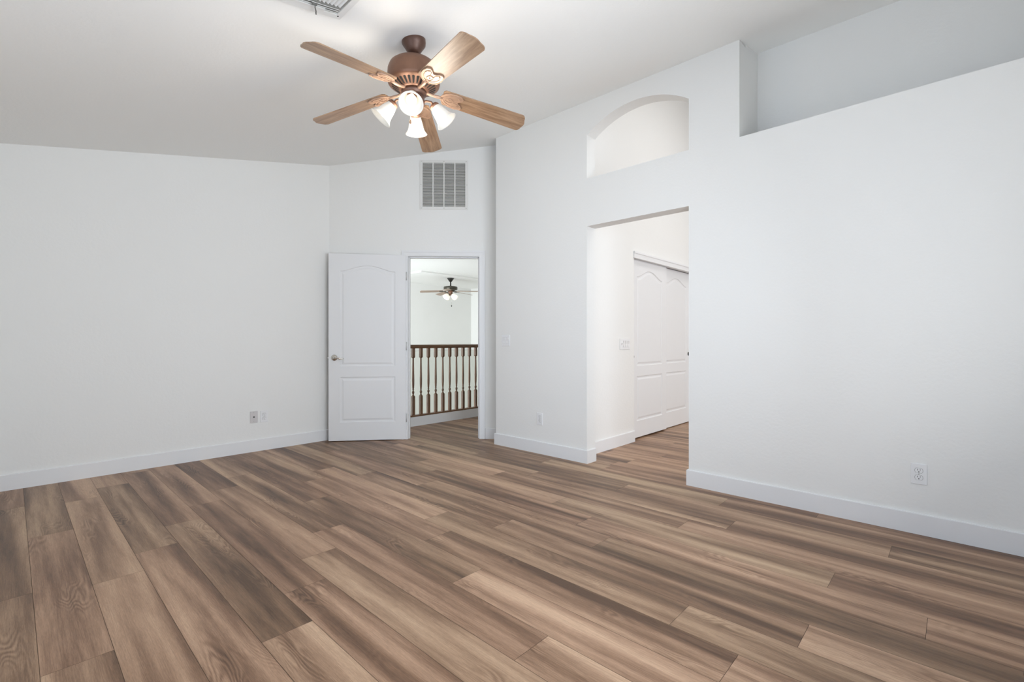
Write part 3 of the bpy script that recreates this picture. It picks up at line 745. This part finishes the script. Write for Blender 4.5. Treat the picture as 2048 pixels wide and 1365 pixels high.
    for i in range(4):
        a = base + i * PI / 2
        R = Matrix.Rotation(a, 4, 'Z')
        arm = MB(); P = [(0.040, 0, Z(2.462)), (0.070, 0, Z(2.478)), (0.098, 0, Z(2.474)), (0.116, 0, Z(2.452))]
        arm.tube([R @ Vector(p) for p in P], [0.007, 0.0065, 0.0065, 0.008], 10)
        ao = arm.build('lamp_arm', M_COPPER, r)
        tilt = math.radians(40)
        T = R @ Matrix.Translation((0.112, 0, Z(2.456))) @ Matrix.Rotation(-tilt, 4, 'Y')   # local -Z points down and outwards
        cup = MB(); cup.lathe([(0.010, 0.006), (0.024, 0.002), (0.029, -0.006), (0.030, -0.018), (0.026, -0.018)], 32, T); cup.build('fitter_cup', M_COPPER, ao)
        sh = MB(); pr = [(0.0265, -0.010), (0.030, -0.022), (0.036, -0.040), (0.041, -0.060), (0.045, -0.080), (0.051, -0.098), (0.060, -0.112), (0.067, -0.119)]
        inn = [(x - 0.0028, z) for x, z in pr][::-1]; inn[0] = (0.0645, -0.1195)
        sh.lathe(pr + inn, 48, T, cap=False); so = sh.build('glass_shade', M_SHADE, ao)
        bu = MB(); bu.lathe([(0, -0.104), (0.014, -0.102), (0.024, -0.094), (0.029, -0.080), (0.028, -0.066), (0.020, -0.048), (0.013, -0.034), (0.012, -0.012), (0, -0.012)], 24, T); bu.build('bulb', M_BULB, ao)
    pl_ = bpy.data.lights.new('fan_lamp_light', 'POINT'); pl_.energy = 15; pl_.color = (1.0, 0.91, 0.78); pl_.shadow_soft_size = 0.17
    po_ = bpy.data.objects.new('fan_lamp_light', pl_); COL.objects.link(po_); po_.parent = r; po_.location = (0, 0, Z(2.32))
    # pull chain with wooden fob, hanging on the camera side
    fdir = Vector((-math.cos(YAW), -math.sin(YAW))) * 0.064 + Vector((-math.sin(YAW), math.cos(YAW))) * 0.006
    pc = MB(); pc.tube([(fdir.x * 0.95, fdir.y * 0.95, Z(2.50)), (fdir.x, fdir.y, Z(2.49)), (fdir.x, fdir.y, Z(2.336))], 0.0012, 6); po = pc.build('pull_chain', M_BRASS, r)
    fb = MB(); fb.lathe([(0, 0.014), (0.005, 0.010), (0.007, 0), (0.006, -0.010), (0, -0.014)], 14, Matrix.Translation((fdir.x, fdir.y, Z(2.324)))); fb.build('pull_fob', M_BLADE, po)
PITCH = -12
main_fan()

def far_fan():
    fx, fy = 6.39, 7.80; zc = 2.415
    r = root('ceiling_fan', (fx, fy, zc), 0, 'small distant dark-bodied ceiling fan with lit glass cluster, seen through the landing doorway', 'ceiling fan')
    c = MB(); c.lathe([(0.075, 0.0), (0.072, -0.012), (0.045, -0.045), (0.030, -0.070), (0.014, -0.080), (0, -0.080)], 32); c.build('canopy', M_BLACK, r)
    d = MB(); d.lathe([(0.014, -0.070), (0.014, -0.165)], 16); d.build('downrod', M_BLACK, r)
    m = MB(); m.lathe([(0, -0.160), (0.030, -0.162), (0.10, -0.172), (0.140, -0.182), (0.146, -0.195), (0.146, -0.232), (0.138, -0.246), (0.07, -0.262), (0, -0.262)], 48); m.build('motor_housing', M_OLIVE, r)
    h = MB(); h.lathe([(0.055, -0.258), (0.055, -0.290), (0.040, -0.298), (0.045, -0.330), (0.050, -0.352), (0.030, -0.365), (0, -0.365)], 32); h.build('switch_housing', M_COPPER, r)
    base = math.degrees(YAW) - 90
    for i in range(5):
        a = math.radians(base - 20 + 72 * i)
        bl = MB(); bl.panel(blade_outline(0, 0.47, 0.11, 0.13), [], lambda u, v: Vector((u, v, 0)), (0, 0, 0.006))
        o = bl.build('blade', M_BLADE2, r)
        o.matrix_local = Matrix.Rotation(a, 4, 'Z') @ Matrix.Translation((0.165, 0, -0.282)) @ Matrix.Rotation(math.radians(3), 4, 'Y') @ Matrix.Rotation(math.radians(12), 4, 'X')
        ir = MB(); ir.tube([(-0.11, 0, 0.020), (-0.05, 0, -0.004), (0.02, 0, -0.004)], [0.010, 0.008, 0.008], 8); ir.box(0.0, 0.07, -0.032, 0.032, -0.006, -0.001, bev=0.002); ir.build('blade_iron', M_OLIVE, o)
    for i in range(4):
        a = math.radians(base + 45 + 90 * i); R = Matrix.Rotation(a, 4, 'Z')
        T = R @ Matrix.Translation((0.060, 0, -0.345)) @ Matrix.Rotation(-math.radians(50), 4, 'Y')
        arm = MB(); arm.tube([R @ Vector((0.03, 0, -0.33)), R @ Vector((0.062, 0, -0.342))], 0.010, 8); arm.lathe([(0.016, 0.004), (0.026, -0.004), (0.026, -0.016)], 20, T); ao = arm.build('lamp_arm', M_OLIVE, r)
        sh = MB(); sh.lathe([(0.024, -0.010), (0.042, -0.030), (0.052, -0.055), (0.056, -0.080), (0.064, -0.105), (0.061, -0.105), (0.050, -0.080), (0.022, -0.012)], 28, T, cap=False); sh.build('glass_shade', M_SHADE2, ao)
        bu = MB(); bu.lathe([(0, -0.085), (0.02, -0.08), (0.027, -0.062), (0.018, -0.038), (0.012, -0.014), (0, -0.014)], 16, T); bu.build('bulb', M_BULB, ao)
    pc = MB(); pc.tube([(0.01, -0.02, -0.36), (0.01, -0.02, -0.565)], 0.0015, 5); po = pc.build('pull_chain', M_NICKEL, r)
    fb = MB(); fb.lathe([(0, 0.02), (0.006, 0.012), (0.010, 0), (0.008, -0.016), (0, -0.02)], 12, Matrix.Translation((0.01, -0.02, -0.585))); fb.build('pull_fob', M_BLACK, po)
far_fan()

# ------------------------------------------------------------------ landing railing
def railing():
    yr = 5.062
    r = root('landing_railing', (2.6, yr, 0.118), 0, 'dark stained wooden railing with turned balusters beyond the landing doorway', 'railing')
    x1 = 8.085 - 2.6; z = lambda v: v - 0.118
    hr = MB(); prof = [(-0.022, z(0.992)), (-0.030, z(1.004)), (-0.031, z(1.020)), (-0.024, z(1.034)), (0, z(1.040)), (0.024, z(1.034)), (0.031, z(1.020)), (0.030, z(1.004)), (0.022, z(0.992))]
    b = bmesh.new(); a = [b.verts.new((-0.04, y, q)) for y, q in prof]; c = [b.verts.new((x1, y, q)) for y, q in prof]
    b.faces.new(a); b.faces.new(c)
    for k in range(len(prof)): b.faces.new((a[k], a[(k + 1) % len(prof)], c[(k + 1) % len(prof)], c[k]))
    hr.merge(b); hr.build('handrail', M_HRAIL, r)
    sr = MB(); sr.box(-0.04, x1, -0.034, 0.034, 0.0, 0.020, bev=0.004); sr.build('shoe_rail', M_HRAIL, r)
    # one baluster, then copies sharing its mesh
    bal = MB(); hw = 0.0175
    zb0, zb1, zt0, zt1 = z(0.138), z(0.375), z(0.880), z(0.995)
    def sq(z0, z1, ch0, ch1):
        bb = bmesh.new()
        lv = [(hw * 0.55, z0 - ch0), (hw, z0), (hw, z1), (hw * 0.55, z1 + ch1)]
        if ch0 == 0: lv = lv[1:]
        if ch1 == 0: lv = lv[:-1]
        rings = [[bb.verts.new((sx * w_, sy * w_, q)) for sx, sy in ((-1, -1), (1, -1), (1, 1), (-1, 1))] for w_, q in lv]
        for p, q in zip(rings, rings[1:]):
            for k in range(4): bb.faces.new((p[k], p[(k + 1) % 4], q[(k + 1) % 4], q[k]))
        bb.faces.new(rings[0]); bb.faces.new(rings[-1]); bal.merge(bb)
    sq(zb0, zb1, 0, 0.014); sq(zt0, zt1, 0.014, 0)
    bal.lathe([(0.010, zb1 + 0.008), (0.013, zb1 + 0.018), (0.009, zb1 + 0.024), (0.009, zb1 + 0.030), (0.0155, zb1 + 0.044), (0.0165, zb1 + 0.054), (0.013, zb1 + 0.066), (0.008, zb1 + 0.074), (0.008, zb1 + 0.080),
               (0.014, zb1 + 0.088), (0.009, zb1 + 0.096), (0.012, zb1 + 0.106), (0.0150, zb1 + 0.16), (0.0155, zb1 + 0.21), (0.0135, zb1 + 0.32), (0.011, zt0 - 0.06), (0.010, zt0 - 0.008)], 18)
    b0 = bal.build('baluster', M_RAIL, r)
    xs = []; x = 3.534 - 0.1196 * 7
    while x < 7.93: xs.append(x); x += 0.1196
    for i, x in enumerate(xs):
        o = b0 if i == 0 else b0.copy()
        if i: COL.objects.link(o)
        o.parent = r; o.location = (x - 2.6, 0, 0)
railing()
